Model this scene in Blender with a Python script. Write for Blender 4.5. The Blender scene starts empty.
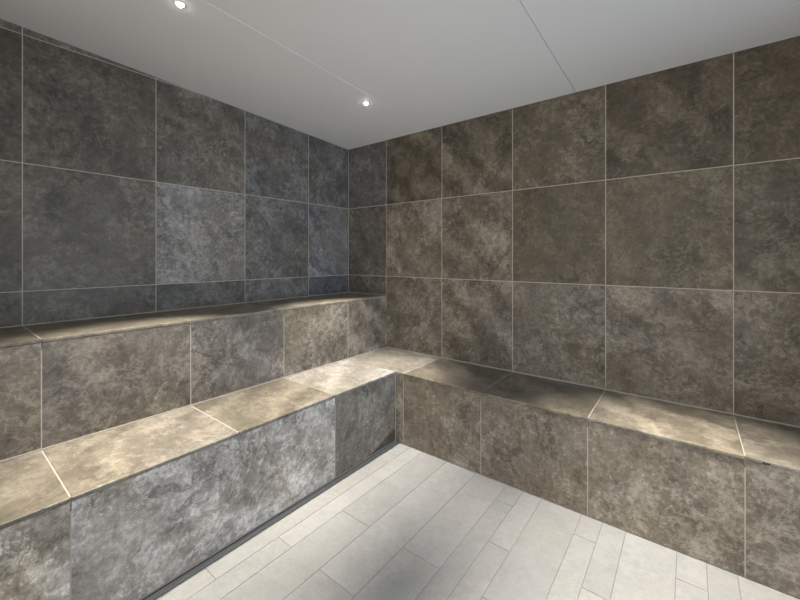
import bpy, bmesh, math, random
from mathutils import Vector

# origin: floor point below the room corner; x runs along the back wall, y is negative towards the viewer
S = bpy.context.scene
COL = S.collection

# ------------------------------------------------------------------ camera, light, exposure
cam = bpy.data.objects.new('camera', bpy.data.cameras.new('camera'))
COL.objects.link(cam)
cam.location = (2.7138, -2.5990, 1.3348)
cam.rotation_euler = (math.pi / 2, 0, 0.6556)
cam.data.sensor_width = 36
cam.data.lens = 16.666
cam.data.shift_x = -0.0063
cam.data.shift_y = -0.0535
cam.data.clip_start = 0.05
S.camera = cam

S.view_settings.view_transform = 'Standard'
S.view_settings.look = 'None'
S.view_settings.gamma = 1
S.view_settings.use_curve_mapping = False
S.view_settings.exposure = 1.0
S.cycles.max_bounces = 10
S.cycles.diffuse_bounces = 6

w = bpy.data.worlds.new('world')
S.world = w
w.use_nodes = True
w.node_tree.nodes['Background'].inputs[0].default_value = (1.0, 0.97, 0.92, 1)
w.node_tree.nodes['Background'].inputs[1].default_value = 0.3

# room extents
XR, YF = 4.0, -3.55          # right and front wall
CEIL0, SLOPE = 2.4137, 0.0453
def ceil_z(y): return CEIL0 - SLOPE * y

def area_light(name, loc, rot, sx, sy, power, col):
    d = bpy.data.lights.new(name, 'AREA')
    d.shape = 'RECTANGLE'; d.size = sx; d.size_y = sy
    d.energy = power; d.color = col
    o = bpy.data.objects.new(name, d); COL.objects.link(o)
    o.location = loc; o.rotation_euler = rot
    return o
def aim(loc, to): return (Vector(to) - Vector(loc)).to_track_quat('-Z', 'Y').to_euler()
# unseen daylight outside the side opening; front lamp is an added warm fill
area_light('daylight_side', (XR + 0.35, -1.45, 1.25), aim((XR + 0.35, -1.45, 1.0), (0, -0.5, 0.9)), 1.8, 2.0, 14.5, (0.56, 0.75, 1.0)).data.spread = math.radians(100)
area_light('fill_front', (2.05, YF - 0.35, 1.25), aim((2.05, YF - 0.35, 1.0), (2.05, 0, 0.7)), 3.2, 2.0, 26, (1.0, 0.91, 0.77))

LAMP_W = 226                 # each ceiling spot
LAMP_COL = (1.0, 0.93, 0.82)
LAMP_SIZE, LAMP_BLEND = math.radians(50), 1.0

# ------------------------------------------------------------------ helpers
def new_mat(name):
    m = bpy.data.materials.new(name); m.use_nodes = True
    nt = m.node_tree
    return m, nt, nt.nodes, nt.links, nt.nodes['Principled BSDF']

def plain(name, col, rough=0.6, metal=0.0, spec=0.4):
    m, nt, n, l, b = new_mat(name)
    b.inputs['Base Color'].default_value = (*col, 1)
    b.inputs['Roughness'].default_value = rough
    b.inputs['Metallic'].default_value = metal
    b.inputs['Specular IOR Level'].default_value = spec
    return m

def ramp(n, stops, interp='LINEAR'):
    r = n.new('ShaderNodeValToRGB'); e = r.color_ramp.elements
    r.color_ramp.interpolation = interp
    while len(e) < len(stops): e.new(0.5)
    for k, (p, c) in enumerate(stops):
        e[k].position = p
        e[k].color = (*c, 1) if not isinstance(c, (int, float)) else (c, c, c, 1)
    return r

TONE = 2.2
def stone_mat(name, dark, mid, light, rough=0.5, stretch=(1, 1, 1), drift=1.0, contrast=0.62, lines=1.0):
    """stone-look porcelain; the 'tile' attribute of a tile is (pattern seed, tone, veining)"""
    m, nt, n, l, b = new_mat(name)
    tc = n.new('ShaderNodeTexCoord')
    at = n.new('ShaderNodeAttribute'); at.attribute_name = 'tile'
    sep = n.new('ShaderNodeSeparateColor'); l.new(at.outputs['Color'], sep.inputs[0])
    seed, tone, vein = sep.outputs[0], sep.outputs[1], sep.outputs[2]
    def mth(op, a, c, cl=False):
        k = n.new('ShaderNodeMath'); k.operation = op; k.use_clamp = cl
        for i, v in enumerate((a, c)):
            if isinstance(v, (int, float)): k.inputs[i].default_value = v
            else: l.new(v, k.inputs[i])
        return k.outputs[0]
    off = n.new('ShaderNodeCombineXYZ')
    l.new(mth('MULTIPLY', seed, 37.0), off.inputs[0]); l.new(mth('MULTIPLY', seed, 53.0), off.inputs[1]); l.new(mth('MULTIPLY', seed, 71.0), off.inputs[2])
    mp = n.new('ShaderNodeMapping'); mp.inputs['Scale'].default_value = stretch
    l.new(tc.outputs['Object'], mp.inputs[0])
    add = n.new('ShaderNodeVectorMath'); add.operation = 'ADD'
    l.new(mp.outputs[0], add.inputs[0]); l.new(off.outputs[0], add.inputs[1])
    P = add.outputs[0]
    def noise(scale, det, rgh, dist=0.0, vec=None):
        k = n.new('ShaderNodeTexNoise'); k.inputs['Scale'].default_value = scale
        k.inputs['Detail'].default_value = det; k.inputs['Roughness'].default_value = rgh
        k.inputs['Distortion'].default_value = dist
        l.new(vec or P, k.inputs['Vector']); return k
    warp = noise(2.0, 4, 0.55)
    wv = n.new('ShaderNodeVectorMath'); wv.operation = 'SCALE'; wv.inputs['Scale'].default_value = 0.22
    l.new(warp.outputs['Color'], wv.inputs[0])
    wadd = n.new('ShaderNodeVectorMath'); wadd.operation = 'ADD'
    l.new(P, wadd.inputs[0]); l.new(wv.outputs[0], wadd.inputs[1])
    PW = wadd.outputs[0]
    cloud = noise(2.6, 6, 0.6, 0.2, PW)
    blot = noise(8.5, 8, 0.78, 0.1, PW)
    grain = noise(62, 3, 0.7)
    fine = noise(27, 5, 0.8, 0.0)
    patch = noise(3.6, 12, 0.68, 0.1, PW)
    chips = noise(10.5, 12, 0.66, 0.1, PW)
    # cloud + blotch + grain make the value, tone shifts it
    v = mth('ADD', mth('MULTIPLY', mth('SUBTRACT', cloud.outputs[0], 0.5), 0.50), 0.455)
    v = mth('ADD', v, mth('MULTIPLY', mth('SUBTRACT', blot.outputs[0], 0.5), 0.55))
    v = mth('ADD', v, mth('MULTIPLY', mth('SUBTRACT', fine.outputs[0], 0.5), 0.95))
    v = mth('ADD', v, mth('MULTIPLY', mth('SUBTRACT', grain.outputs[0], 0.5), 0.70))
    # crusty paler patches with a broken edge, scattered dark pits
    pe = mth('ADD', mth('MULTIPLY', patch.outputs[0], 0.7), mth('MULTIPLY', fine.outputs[0], 0.3))
    pm = ramp(n, [(0.530, 0.0), (0.552, 1.0)]); l.new(pe, pm.inputs[0])
    cm = ramp(n, [(0.535, 0.0), (0.56, 1.0)]); l.new(chips.outputs[0], cm.inputs[0])
    v = mth('ADD', v, mth('MULTIPLY', cm.outputs[0], 0.085))
    cd = ramp(n, [(0.42, 1.0), (0.45, 0.0)]); l.new(chips.outputs[0], cd.inputs[0])
    v = mth('SUBTRACT', v, mth('MULTIPLY', cd.outputs[0], 0.07))
    v = mth('ADD', v, mth('MULTIPLY', pm.outputs[0], 0.11))
    vor = n.new('ShaderNodeTexVoronoi'); vor.feature = 'DISTANCE_TO_EDGE'; vor.inputs['Scale'].default_value = 17
    vw = n.new('ShaderNodeVectorMath'); vw.operation = 'SCALE'; vw.inputs['Scale'].default_value = 0.10; l.new(noise(14, 4, 0.65).outputs['Color'], vw.inputs[0])
    va = n.new('ShaderNodeVectorMath'); va.operation = 'ADD'; l.new(PW, va.inputs[0]); l.new(vw.outputs[0], va.inputs[1]); l.new(va.outputs[0], vor.inputs['Vector'])
    vl = ramp(n, [(0.0, 1.0), (0.05, 0.6), (0.14, 0.0)]); l.new(vor.outputs['Distance'], vl.inputs[0])
    v = mth('ADD', v, mth('MULTIPLY', mth('MULTIPLY', vl.outputs[0], pm.outputs[0]), 0.17))
    pit = ramp(n, [(0.27, 1.0), (0.36, 0.0)]); l.new(noise(22, 6, 0.7, 0.2).outputs[0], pit.inputs[0])
    v = mth('SUBTRACT', v, mth('MULTIPLY', pit.outputs[0], 0.20))
    v = mth('ADD', mth('MULTIPLY', mth('SUBTRACT', v, 0.5), contrast), 0.485)
    # drifting mineral bands
    wave = n.new('ShaderNodeTexWave'); wave.wave_type = 'BANDS'; wave.bands_direction = 'DIAGONAL'
    wave.inputs['Scale'].default_value = 1.6; wave.inputs['Distortion'].default_value = 7.0
    wave.inputs['Detail'].default_value = 6; wave.inputs['Detail Scale'].default_value = 1.6; wave.inputs['Detail Roughness'].default_value = 0.62
    l.new(PW, wave.inputs['Vector'])
    v = mth('ADD', v, mth('MULTIPLY', mth('MULTIPLY', mth('SUBTRACT', wave.outputs[0], 0.5), vein), 0.26))
    base = ramp(n, [(0.18, dark), (0.48, mid), (0.86, light)])
    l.new(v, base.inputs[0])
    # hue drift: brown against blue-violet grey
    hue = noise(1.7, 4, 0.6, 0.5)
    hr = ramp(n, [(0.35, (1.05, 1.0, 0.92)), (0.65, (0.98, 0.985, 1.03))]); l.new(hue.outputs[0], hr.inputs[0])
    mul = n.new('ShaderNodeMix'); mul.data_type = 'RGBA'; mul.blend_type = 'MULTIPLY'; mul.inputs[0].default_value = drift
    l.new(base.outputs[0], mul.inputs[6]); l.new(hr.outputs[0], mul.inputs[7])
    # thin pale and dark crackle where the blotches turn
    ridge = noise(6.5, 12, 0.66, 0.15, PW)
    rd = mth('ABSOLUTE', mth('SUBTRACT', ridge.outputs[0], 0.5), 0)
    rline = ramp(n, [(0.0, 1.0), (0.010, 0.4), (0.022, 0.0)]); l.new(rd, rline.inputs[0])
    msk = ramp(n, [(0.43, 0.0), (0.56, 1.0)]); l.new(noise(3.3, 3, 0.5).outputs[0], msk.inputs[0])
    lf = mth('MULTIPLY', mth('MULTIPLY', rline.outputs[0], msk.outputs[0]), 0.45 * lines)
    mx = n.new('ShaderNodeMix'); mx.data_type = 'RGBA'
    l.new(lf, mx.inputs[0]); l.new(mul.outputs[2], mx.inputs[6]); mx.inputs[7].default_value = (*[min(1, c * 1.1) for c in light], 1)
    rd2 = mth('ABSOLUTE', mth('SUBTRACT', noise(3.6, 12, 0.66, 0.2, PW).outputs[0], 0.47), 0)
    dline = ramp(n, [(0.0, 1.0), (0.010, 0.5), (0.025, 0.0)]); l.new(rd2, dline.inputs[0])
    msk2 = ramp(n, [(0.46, 0.0), (0.60, 1.0)]); l.new(noise(2.9, 3, 0.5, 0, PW).outputs[0], msk2.inputs[0])
    df = mth('MULTIPLY', mth('MULTIPLY', dline.outputs[0], msk2.outputs[0]), 0.8 * lines)
    mx2 = n.new('ShaderNodeMix'); mx2.data_type = 'RGBA'
    l.new(df, mx2.inputs[0]); l.new(mx.outputs[2], mx2.inputs[6]); mx2.inputs[7].default_value = (*[c * 0.8 for c in dark], 1)
    # each tile is fired paler or darker than the next
    tf = mth('POWER', 2.0, mth('MULTIPLY', mth('SUBTRACT', tone, 0.5), TONE))
    ts = n.new('ShaderNodeVectorMath'); ts.operation = 'SCALE'
    l.new(mx2.outputs[2], ts.inputs[0]); l.new(tf, ts.inputs['Scale'])
    th = ramp(n, [(0.0, (1.06, 0.99, 0.79)), (0.5, (1.0, 1.0, 1.0)), (1.0, (0.90, 0.99, 1.20))]); l.new(at.outputs['Alpha'], th.inputs[0])
    tm = n.new('ShaderNodeVectorMath'); tm.operation = 'MULTIPLY'
    l.new(ts.outputs[0], tm.inputs[0]); l.new(th.outputs[0], tm.inputs[1])
    l.new(tm.outputs[0], b.inputs['Base Color'])
    rr = ramp(n, [(0.3, rough - 0.1), (0.7, rough + 0.1)]); l.new(fine.outputs[0], rr.inputs[0])
    l.new(rr.outputs[0], b.inputs['Roughness'])
    b.inputs['Specular IOR Level'].default_value = 0.35
    bp = n.new('ShaderNodeBump'); bp.inputs['Strength'].default_value = 0.05; bp.inputs['Distance'].default_value = 0.004
    l.new(v, bp.inputs['Height']); l.new(bp.outputs[0], b.inputs['Normal'])
    return m

M = {}
M['stone'] = stone_mat('stone_tile', (0.046, 0.039, 0.030), (0.142, 0.122, 0.096), (0.330, 0.300, 0.255))
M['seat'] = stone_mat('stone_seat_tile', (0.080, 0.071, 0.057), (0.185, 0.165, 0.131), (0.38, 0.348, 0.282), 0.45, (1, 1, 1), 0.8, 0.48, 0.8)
M['floor'] = stone_mat('pale_floor_tile', (0.23, 0.23, 0.225), (0.31, 0.31, 0.304), (0.38, 0.38, 0.373), 0.45, (1, 1, 1), 0.35, 0.45, 0.2)
M['grout'] = plain('grout', (0.42, 0.38, 0.325), 0.8, 0, 0.2)
M['seal'] = plain('sealant', (0.36, 0.325, 0.27), 0.55)
M['floor_grout'] = plain('floor_grout', (0.19, 0.187, 0.18), 0.8, 0, 0.2)
M['plaster'] = plain('ceiling_paint', (0.70, 0.695, 0.69), 0.5, 0, 0.3)
M['joint_white'] = plain('joint_filler', (0.74, 0.735, 0.73), 0.4)
M['dark_gap'] = plain('dark_gap', (0.02, 0.018, 0.016), 0.8)
M['joint_grey'] = plain('joint_grey', (0.32, 0.315, 0.31), 0.7)
M['white_trim'] = plain('lamp_ring', (0.72, 0.72, 0.72), 0.35)
m, nt, n, l, b = new_mat('lamp_lens')
b.inputs['Base Color'].default_value = (1, 1, 1, 1)
b.inputs['Emission Color'].default_value = (1, 0.97, 0.92, 1); b.inputs['Emission Strength'].default_value = 25
M['lens'] = m
m, nt, n, l, b = new_mat('clear_glass')
tr = n.new('ShaderNodeBsdfTransparent'); gl = n.new('ShaderNodeBsdfGlossy'); gl.inputs['Roughness'].default_value = 0.02
fr = n.new('ShaderNodeFresnel'); fr.inputs[0].default_value = 1.45
ms = n.new('ShaderNodeMixShader'); l.new(fr.outputs[0], ms.inputs[0]); l.new(tr.outputs[0], ms.inputs[1]); l.new(gl.outputs[0], ms.inputs[2])
l.new(ms.outputs[0], n['Material Output'].inputs[0])
M['glass'] = m

def link(name, bm, mats, parent=None, loc=(0, 0, 0)):
    me = bpy.data.meshes.new(name)
    bm.normal_update()
    bm.to_mesh(me); bm.free()
    for k in mats: me.materials.append(M[k])
    o = bpy.data.objects.new(name, me); COL.objects.link(o)
    o.location = loc
    if parent: o.parent = parent
    return o

def struct(o): o['kind'] = 'structure'; return o

def box(bm, a, c, mi=0, bevel=0.0):
    x0, y0, z0 = a; x1, y1, z1 = c
    vs = [bm.verts.new(p) for p in ((x0,y0,z0),(x1,y0,z0),(x1,y1,z0),(x0,y1,z0),(x0,y0,z1),(x1,y0,z1),(x1,y1,z1),(x0,y1,z1))]
    fs = [bm.faces.new([vs[i] for i in q]) for q in ((3,2,1,0),(4,5,6,7),(0,1,5,4),(1,2,6,5),(2,3,7,6),(3,0,4,7))]
    for f in fs: f.material_index = mi
    if bevel:
        es = list({e for f in fs for e in f.edges})
        r = bmesh.ops.bevel(bm, geom=es, offset=bevel, segments=2, affect='EDGES', profile=0.5)
        for f in r['faces']: f.material_index = mi
    return fs

rng = random.Random(5)
GR = 0.0022       # half a joint

def tile(bm, layer, pts, nrm, thick, attr, mi=0, bev=0.0012):
    """one tile: polygon pts (counter-clockwise seen from the front), raised by thick along nrm with a small arris"""
    nv = Vector(nrm)
    c = sum((Vector(p) for p in pts), Vector()) / len(pts)
    bot = [Vector(p) for p in pts]
    def inset(d):
        out = []
        k = len(bot)
        for i in range(k):
            a, p, q = bot[i - 1], bot[i], bot[(i + 1) % k]
            e1 = (p - a).normalized(); e2 = (q - p).normalized()
            n1 = nv.cross(e1); n2 = nv.cross(e2)
            den = 1 + n1.dot(n2)
            out.append(p + (n1 + n2) / den * d)
        return out
    r0 = [bm.verts.new(p) for p in bot]
    r1 = [bm.verts.new(p + nv * (thick - bev)) for p in bot]
    r2 = [bm.verts.new(p + nv * thick) for p in inset(bev)]
    fs = [bm.faces.new(r2)]
    k = len(bot)
    for i in range(k):
        j = (i + 1) % k
        fs.append(bm.faces.new((r0[i], r0[j], r1[j], r1[i])))
        fs.append(bm.faces.new((r1[i], r1[j], r2[j], r2[i])))
    for f in fs:
        f.material_index = mi
        for lp in f.loops: lp[layer] = attr if len(attr) == 4 else (*attr, 0.5)

def tiled(bm, layer, org, ux, uy, us, vs, tones, thick=0.004, top=None, default=(0.5, 0.3), seed0=0, mi=0, gr=GR):
    """rows and columns of tiles on the plane org + u*ux + v*uy; tones maps (col,row) to (tone, veining[, seed])"""
    ux, uy, org = Vector(ux), Vector(uy), Vector(org)
    nrm = ux.cross(uy)
    for i in range(len(us) - 1):
        for j in range(len(vs) - 1):
            a, c, d, e = us[i] + gr, us[i + 1] - gr, vs[j] + gr, vs[j + 1] - gr
            if top:
                ta, tcc = top(a), top(c)
                if d >= max(ta, tcc) - 0.004: continue
                if e <= min(ta, tcc): poly = [(a, d), (c, d), (c, e), (a, e)]
                else:
                    # clip the cell under the sloped ceiling line
                    poly = []
                    q = [(a, d), (c, d), (c, e), (a, e)]
                    ins = lambda p: p[1] <= top(p[0]) + 1e-9
                    for k in range(4):
                        p, r = q[k], q[(k + 1) % 4]
                        if ins(p): poly.append(p)
                        if ins(p) != ins(r):
                            fp, fr_ = top(p[0]) - p[1], top(r[0]) - r[1]
                            t = fp / (fp - fr_)
                            poly.append((p[0] + (r[0] - p[0]) * t, p[1] + (r[1] - p[1]) * t))
                    clean = []
                    for p in poly:
                        if not clean or (Vector(p) - Vector(clean[-1])).length > 0.006: clean.append(p)
                    if len(clean) > 2 and (Vector(clean[0]) - Vector(clean[-1])).length < 0.006: clean.pop()
                    if len(clean) < 3: continue
                    poly = clean
            else: poly = [(a, d), (c, d), (c, e), (a, e)]
            t = tones.get((i, j), default)
            sd = t[2] if len(t) > 2 and t[2] is not None else ((i * 7 + j * 13 + seed0 * 29) % 61) / 61.0
            hue = t[3] if len(t) > 3 else 0.50
            tile(bm, layer, [org + ux * p[0] + uy * p[1] for p in poly], nrm, thick, (sd, t[0], t[1], hue), mi)

def newbm():
    bm = bmesh.new()
    return bm, bm.loops.layers.float_color.new('tile')

TK = 0.0015
# ------------------------------------------------------------------ setting
# left wall: u runs from the viewer towards the corner (u = y - YF), tiles hang from the corner joints
ys = [-0.4896 - 0.6 * k for k in range(6)]
ys = [y for y in ys if y > YF + 0.1]
lw_y = [YF] + sorted(ys) + [0.0]
rows = [-0.1605, 0.4995, 1.1594, 1.8183, 2.479, 3.1]
bm, ly = newbm()
nc = len(lw_y) - 1
T, Mi, B, X = 3, 2, 1, 4
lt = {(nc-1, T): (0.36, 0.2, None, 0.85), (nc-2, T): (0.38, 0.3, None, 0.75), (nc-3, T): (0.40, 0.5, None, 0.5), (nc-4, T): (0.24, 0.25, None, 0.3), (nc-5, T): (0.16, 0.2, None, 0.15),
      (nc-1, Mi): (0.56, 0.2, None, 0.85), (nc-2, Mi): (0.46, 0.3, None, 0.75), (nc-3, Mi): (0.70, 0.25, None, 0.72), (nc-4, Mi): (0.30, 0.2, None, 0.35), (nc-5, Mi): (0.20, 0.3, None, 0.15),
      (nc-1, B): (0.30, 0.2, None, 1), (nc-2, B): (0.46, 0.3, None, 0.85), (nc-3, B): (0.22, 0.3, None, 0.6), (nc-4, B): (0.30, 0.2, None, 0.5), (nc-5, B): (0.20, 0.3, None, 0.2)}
tiled(bm, ly, (-TK, YF, 0), (0, 1, 0), (0, 0, 1), [y - YF for y in lw_y], rows, lt, TK, top=lambda u: ceil_z(YF + u) - 0.001, seed0=3)
box(bm, (-0.12, YF, 0), (-TK, 0.12, 2.40), 1)
# grout bed above the level top, up to the slope
v = [bm.verts.new(p) for p in ((-TK, YF, 2.40), (-TK, 0.0, 2.40), (-TK, 0.0, ceil_z(0)), (-TK, YF, ceil_z(YF)))]
bm.faces.new(v).material_index = 1
struct(link('wall_left', bm, ['stone', 'grout']))

# back wall
bw_x = [0.0] + [0.4962 + 0.6 * k for k in range(6)] + [XR]
bm, ly = newbm()
bt = {(0, T): (0.38, 0.2, None, 1), (1, T): (0.15, 0.8, None, 0.3), (2, T): (0.23, 1.0, None, 0.3), (3, T): (0.26, 0.2, None, 0.3), (4, T): (0.07, 0.7, None, 0.25), (5, T): (0.15, 0.2, None, 0.2),
      (0, Mi): (0.34, 0.3, None, 0.75), (1, Mi): (0.54, 0.4, None, 0.55), (2, Mi): (0.46, 0.6, None, 0.35), (3, Mi): (0.17, 0.2, None, 0.15), (4, Mi): (0.22, 0.3, None, 0.15), (5, Mi): (0.20, 0.5, None, 0.25),
      (0, B): (0.30, 0.3, None, 0.7), (1, B): (0.48, 0.2), (2, B): (0.46, 0.8), (3, B): (0.46, 0.2), (4, B): (0.48, 0.4), (5, B): (0.44, 0.3)}
tiled(bm, ly, (0, TK, 0), (1, 0, 0), (0, 0, 1), bw_x, rows, bt, TK, top=lambda u: CEIL0 - 0.001, seed0=11)
box(bm, (0, TK, 0), (XR + 0.12, 0.12, CEIL0), 1)
struct(link('wall_back', bm, ['stone', 'grout']))

def frame_wall(name, along, fixed, a0, a1, o0, o1, oz0, oz1, out):
    """a tiled wall with one glazed opening; along is 'x' or 'y'"""
    bm, ly = newbm()
    top = 2.70
    for (p, q, r, s) in ((a0, o0, 0, top), (o1, a1, 0, top), (o0, o1, 0, oz0), (o0, o1, oz1, top)):
        if q - p < 0.005 or s - r < 0.005: continue
        d = fixed + 0.1 * out
        if along == 'y': box(bm, (min(fixed, d), p, r), (max(fixed, d), q, s), 1)
        else: box(bm, (p, min(fixed, d), r), (q, max(fixed, d), s), 1)
    for f in bm.faces:
        f.material_index = 0
        for lp in f.loops: lp[ly] = (0.37, 0.45, 0.3, 0.5)
    return struct(link(name, bm, ['stone', 'grout']))
frame_wall('wall_right', 'y', XR, YF - 0.1, 0.12, -2.4, -0.5, 0.10, 2.30, 1)
frame_wall('wall_front', 'x', YF, 0.0, XR, 0.45, 3.65, 0.10, 2.30, -1)
bm, _ = newbm(); box(bm, (XR + 0.04, -2.4, 0.10), (XR + 0.05, -0.5, 2.30)); struct(link('window_1', bm, ['glass']))
bm, _ = newbm(); box(bm, (0.45, YF - 0.05, 0.10), (3.65, YF - 0.04, 2.30)); struct(link('window_2', bm, ['glass']))

# ceiling: three boards sloping down to the back wall, with a filled joint and an open joint
bm, _ = newbm()
def slab(x0, x1, z0, z1, mi, y0=YF - 0.1, y1=0.12):
    vs = []
    for dz in (z0, z1):
        for (x, y) in ((x0, y0), (x1, y0), (x1, y1), (x0, y1)):
            vs.append(bm.verts.new((x, y, ceil_z(y) + dz)))
    for q in ((3,2,1,0),(4,5,6,7),(0,1,5,4),(1,2,6,5),(2,3,7,6),(3,0,4,7)):
        bm.faces.new([vs[i] for i in q]).material_index = mi
J1, J2 = 0.968, 2.1225
slab(-0.12, J1 - 0.0022, 0, 0.03, 0); slab(J1 + 0.0022, J2 - 0.0012, 0, 0.03, 0); slab(J2 + 0.0012, XR + 0.12, 0, 0.03, 0)
slab(-0.12, XR + 0.12, 0.0305, 0.08, 1)
struct(link('ceiling', bm, ['plaster', 'joint_grey']))
bm, _ = newbm()
slab(J1 - 0.0020, J1 + 0.0020, -0.0015, 0.03, 0, YF, -0.72)
slab(J1 - 0.0020, J1 + 0.0020, -0.0002, 0.03, 1, -0.72, 0.0)
struct(link('trim_1', bm, ['joint_white', 'plaster']))

# floor: pale planks 10 and 20 cm wide, running towards the back wall
UX0, LBX, LBY = 0.5067, 1.024, -0.5138      # bench front planes
DRX = 1.058                                  # first floor joint beside the left bench
fx = [LBX + 0.0015, DRX, 1.158, 1.262, 1.457, 1.668, 1.864, 1.962, 2.066, 2.269, 2.366, 2.467, 2.667, 2.771, 2.872, 3.07, 3.17, 3.37, 3.57, 3.67, 3.87, XR]
ends = {0: [-1.1], 1: [-1.861], 2: [-1.567], 3: [-1.254], 4: [-1.567], 5: [-1.254], 6: [-0.676], 7: [-0.979], 8: [-1.259],
        9: [-0.686], 10: [-0.976], 11: [-1.254], 12: [-0.690], 13: [-1.567], 14: [-0.976]}
bm, ly = newbm()
for i in range(len(fx) - 1):
    base = ends.get(i, [-0.7 - 0.3 * (i % 4)])
    cuts = sorted({round(y, 3) for e in base for y in (e, e - 1.2, e - 2.4, e + 1.2) if YF + 0.05 < y < LBY - 0.05})
    cuts = [YF] + cuts + [LBY]
    for j in range(len(cuts) - 1):
        a, c, d, e = fx[i] + 0.0010, fx[i + 1] - 0.0010, cuts[j] + 0.0010, cuts[j + 1] - 0.0010
        sd = rng.random()
        tile(bm, ly, [(a, d, -0.002), (c, d, -0.002), (c, e, -0.002), (a, e, -0.002)], (0, 0, 1), 0.002, (sd, 0.5 + (rng.random() - 0.5) * 0.07, 0.05), 0, 0.0008)
box(bm, (-0.12, YF - 0.1, -0.10), (XR + 0.12, 0.12, -0.002), 1)
struct(link('floor', bm, ['floor', 'floor_grout']))

# ------------------------------------------------------------------ benches
def thing(name, label, cat, loc, group=None):
    o = bpy.data.objects.new(name, None); COL.objects.link(o)
    o.location = loc; o['label'] = label; o['category'] = cat
    o.empty_display_size = 0.1
    if group: o['group'] = group
    return o

def place(o, root):
    """parent with the mesh kept in world coordinates"""
    o.parent = root
    o.matrix_parent_inverse = root.matrix_basis.inverted()
    return o

YB = YF + 0.03                               # benches stop a joint short of the front wall
SLAB, OVER, BEV = 0.016, 0.0012, 0.0035
def slab_tiles(bm, ly, rects, z, nose, tones, sd):
    """seat slabs: each rect (x0,y0,x1,y1) a bevelled slab whose top is at z"""
    for k, (x0, y0, x1, y1) in enumerate(rects):
        n0 = len(bm.faces)
        bm.faces.ensure_lookup_table()
        before = set(bm.faces)
        box(bm, (x0, y0, z - SLAB), (x1, y1, z), 0, BEV if nose else 0.0015)
        t = tones[k % len(tones)]
        for f in bm.faces:
            if f not in before:
                for lp in f.loops: lp[ly] = (((k * 11 + sd * 17) % 47) / 47.0, t[0], t[1], t[2] if len(t) > 2 else 0.5)

ZU, ZL = 0.9834, 0.5073
yj = [YB] + sorted(y for y in ys) + [0.0]

# upper bench
ub = thing('upper_bench', 'grey stone-tiled upper bench tier along the left wall, behind and above the lower seat', 'bench', (0.25, -1.8, 0))
bm, ly = newbm()
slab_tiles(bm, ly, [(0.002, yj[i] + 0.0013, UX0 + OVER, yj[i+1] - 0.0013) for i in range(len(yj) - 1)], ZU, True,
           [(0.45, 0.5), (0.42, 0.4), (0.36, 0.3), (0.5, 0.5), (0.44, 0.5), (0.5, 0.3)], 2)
box(bm, (0.002, YB, ZU - SLAB - 0.03), (UX0 - 0.006, -0.001, ZU - 0.0012), 1)
place(link('seat_top', bm, ['seat', 'grout']), ub)
bm, ly = newbm()
uf = {(nc-1, 0): (0.55, 0.9), (nc-2, 0): (0.56, 0.3), (nc-3, 0): (0.58, 0.4, None, 0.62), (nc-4, 0): (0.36, 0.5), (nc-5, 0): (0.55, 0.3)}
tiled(bm, ly, (UX0 - TK, YB, 0), (0, 1, 0), (0, 0, 1), [y - YB for y in yj], [0.0, ZU - SLAB + 0.0015], uf, TK, seed0=5)
box(bm, (0.002, YB, 0.0), (UX0 - TK, -0.001, ZU - SLAB - 0.031), 1)
place(link('front_panel', bm, ['stone', 'grout']), ub)
bm, _ = newbm()
box(bm, (0.0005, YB, ZU - 0.001), (0.0055, -0.001, ZU + 0.0045), 0)
box(bm, (0.0055, -0.006, ZU - 0.001), (UX0, -0.0005, ZU + 0.0045), 0)
place(link('sealant_bead', bm, ['seal']), ub)

# lower bench, L-shaped
lb = thing('lower_bench', 'L-shaped grey stone-tiled lower bench around the corner, with pale lamplit seat', 'bench', (0.9, -0.4, 0))
bm, ly = newbm()
yl = [y for y in yj if y < LBY - 0.05] + [LBY]
rects = [(UX0 + 0.001, yl[i] + 0.0013, LBX + OVER, yl[i+1] - (0.0013 if i < len(yl) - 2 else 0.0010)) for i in range(len(yl) - 1)]
slab_tiles(bm, ly, rects, ZL, True, [(0.5, 0.6), (0.48, 0.6), (0.54, 0.6, 0.55), (0.46, 0.9), (0.74, 0.7, 0.80)], 9)  # last slab's paler tone carries part of the corner lamp's light pool
xl = [UX0 + 0.001] + [x for x in bw_x if x > 1.0]
rects = [(xl[i] + (0.0013 if i else 0), LBY - 0.003 if i else LBY + 0.0010, xl[i+1] - 0.0013, -0.002) for i in range(len(xl) - 1)]
rects[0] = (xl[0], LBY + 0.0010, LBX, -0.002)
rects.insert(1, (LBX, LBY - OVER, xl[1] - 0.0013, -0.002))
c0 = rects[0]; rects[0] = (c0[0], c0[1], xl[1] - 0.0013, c0[3]); rects.pop(1)
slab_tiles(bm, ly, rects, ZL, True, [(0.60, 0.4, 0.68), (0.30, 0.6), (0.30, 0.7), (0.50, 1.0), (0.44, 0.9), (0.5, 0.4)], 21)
box(bm, (UX0 + 0.001, YB, ZL - SLAB - 0.03), (LBX - 0.006, LBY, ZL - 0.0012), 1)
box(bm, (UX0 + 0.001, LBY + 0.006, ZL - SLAB - 0.03), (XR - 0.001, -0.002, ZL - 0.0012), 1)
place(link('seat_top', bm, ['seat', 'grout']), lb)
bm, ly = newbm()
u0 = [YB, -2.89, -2.2896, -1.0896, LBY]
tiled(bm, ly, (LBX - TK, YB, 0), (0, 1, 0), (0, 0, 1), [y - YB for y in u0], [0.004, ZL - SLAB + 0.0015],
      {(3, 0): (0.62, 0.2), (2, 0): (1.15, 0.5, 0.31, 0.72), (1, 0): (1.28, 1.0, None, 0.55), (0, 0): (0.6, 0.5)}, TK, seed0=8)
box(bm, (UX0 + 0.001, YB, 0.002), (LBX - TK, LBY, ZL - SLAB - 0.031), 1)
place(link('front_panel', bm, ['stone', 'grout']), lb)
bm, ly = newbm()
u1 = [LBX] + [x for x in bw_x if x > 1.05]
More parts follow.
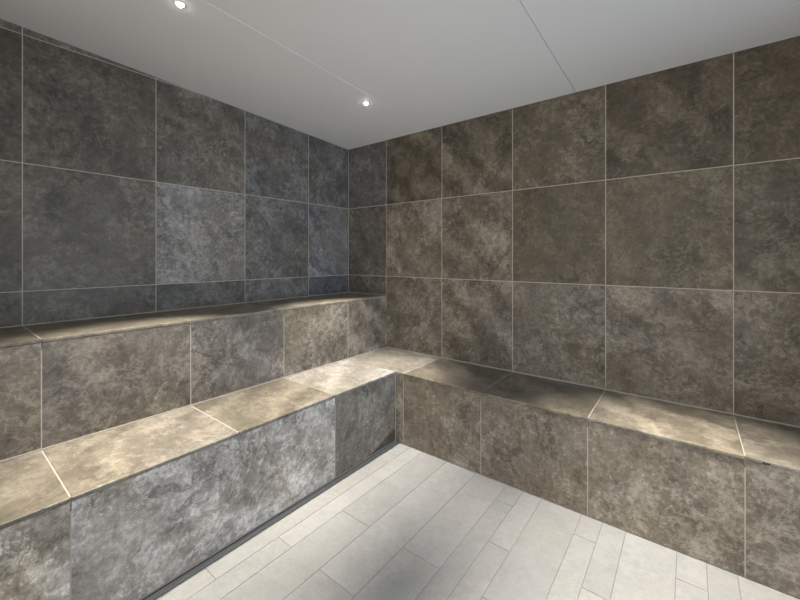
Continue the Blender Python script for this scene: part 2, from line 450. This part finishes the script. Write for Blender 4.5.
tiled(bm, ly, (0, LBY + TK, 0), (1, 0, 0), (0, 0, 1), u1, [0.001, ZL - SLAB + 0.0015],
      {(0, 0): (0.62, 0.3), (1, 0): (0.60, 0.3), (2, 0): (0.58, 0.2), (3, 0): (0.66, 0.3), (4, 0): (0.60, 0.5), (5, 0): (0.6, 0.3)}, TK, seed0=14)
box(bm, (UX0 + 0.001, LBY + TK, 0.001), (XR - 0.001, -0.002, ZL - SLAB - 0.031), 1)
place(link('front_panel', bm, ['stone', 'grout']), lb)
bm, _ = newbm()
box(bm, (UX0 + 0.0003, YB, ZL - 0.001), (UX0 + 0.0065, -0.002, ZL + 0.0055), 0)
box(bm, (UX0 + 0.0065, -0.0065, ZL - 0.001), (XR - 0.001, -0.0003, ZL + 0.0055), 0)
box(bm, (LBX + 0.0003, LBY - 0.004, 0.006), (LBX + 0.004, LBY - 0.0003, ZL - SLAB), 0)
place(link('sealant_bead', bm, ['seal']), lb)
# pale bead along the foot of the left front, thin dark wedge laid on it at the corner
bm, _ = newbm()
box(bm, (LBX + 0.0003, YB, 0.006), (LBX + 0.0030, LBY - 0.005, 0.0110), 0)
place(link('foot_bead', bm, ['seal']), lb)
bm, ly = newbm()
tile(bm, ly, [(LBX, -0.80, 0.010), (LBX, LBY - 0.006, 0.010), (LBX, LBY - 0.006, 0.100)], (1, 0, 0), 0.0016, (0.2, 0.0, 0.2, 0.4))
o = place(link('dark_wedge', bm, ['stone']), lb); o['label'] = 'dark wedge low in the corner'
# small chip in the edge of the back seat
bm, _ = newbm()
r = bmesh.ops.create_icosphere(bm, subdivisions=2, radius=1.0)
for q in r['verts']:
    k = 1 + 0.35 * math.sin(q.co.x * 7 + q.co.z * 5)
    q.co = Vector((2.958 + q.co.x * 0.013 * k, LBY - 0.0010 + q.co.y * 0.006, ZL - 0.0095 + q.co.z * 0.0050 * k))
ch = place(link('edge_chip', bm, ['dark_gap']), lb); ch['label'] = 'small dark chip in the seat edge'

# ------------------------------------------------------------------ ceiling spots
def ceiling_spot(x, y, label):
    z = ceil_z(y)
    t = thing('ceiling_spotlight', label, 'ceiling light', (x, y, z), 'recessed ceiling spotlights')
    t.rotation_euler = (math.atan(-SLOPE), 0, 0)
    bm, _ = newbm()
    prof = [(0.0138, -0.0005), (0.0145, -0.0030), (0.0175, -0.0042), (0.0215, -0.0036), (0.0240, -0.0002)]
    rings = []
    for r, h in prof:
        rings.append([bm.verts.new((r * math.cos(a), r * math.sin(a), h)) for a in [k * math.tau / 40 for k in range(40)]])
    for p, q in zip(rings, rings[1:]):
        for k in range(40): bm.faces.new((p[k], p[(k+1) % 40], q[(k+1) % 40], q[k])).smooth = True
    link('trim_ring', bm, ['white_trim'], t)
    bm, _ = newbm()
    pr = [(0.0135, -0.0012), (0.0125, -0.0060), (0.0090, -0.0105), (0.0045, -0.0125)]
    rings = []
    for r, h in pr:
        rings.append([bm.verts.new((r * math.cos(a), r * math.sin(a), h)) for a in [k * math.tau / 32 for k in range(32)]])
    for p, q in zip(rings, rings[1:]):
        for k in range(32): bm.faces.new((p[k], p[(k+1) % 32], q[(k+1) % 32], q[k])).smooth = True
    bm.faces.new(rings[-1])
    link('lens', bm, ['lens'], t)
    d = bpy.data.lights.new('spot_beam', 'SPOT')
    d.energy = LAMP_W; d.color = LAMP_COL; d.spot_size = LAMP_SIZE; d.spot_blend = LAMP_BLEND; d.shadow_soft_size = 0.014
    o = bpy.data.objects.new('spot_beam', d); COL.objects.link(o); o.parent = t; o.location = (0, 0, -0.02)
    return t
ceiling_spot(0.856, -1.880, 'small round recessed spotlight in the grey ceiling above the left bench, nearest the viewer')
ceiling_spot(0.868, -0.659, 'small round recessed spotlight in the grey ceiling nearest the room corner')
ceiling_spot(2.65, -0.720, 'small round recessed spotlight in the ceiling above the right-hand back bench')
ceiling_spot(2.745, -1.880, 'small round recessed spotlight in the ceiling out over the open floor')
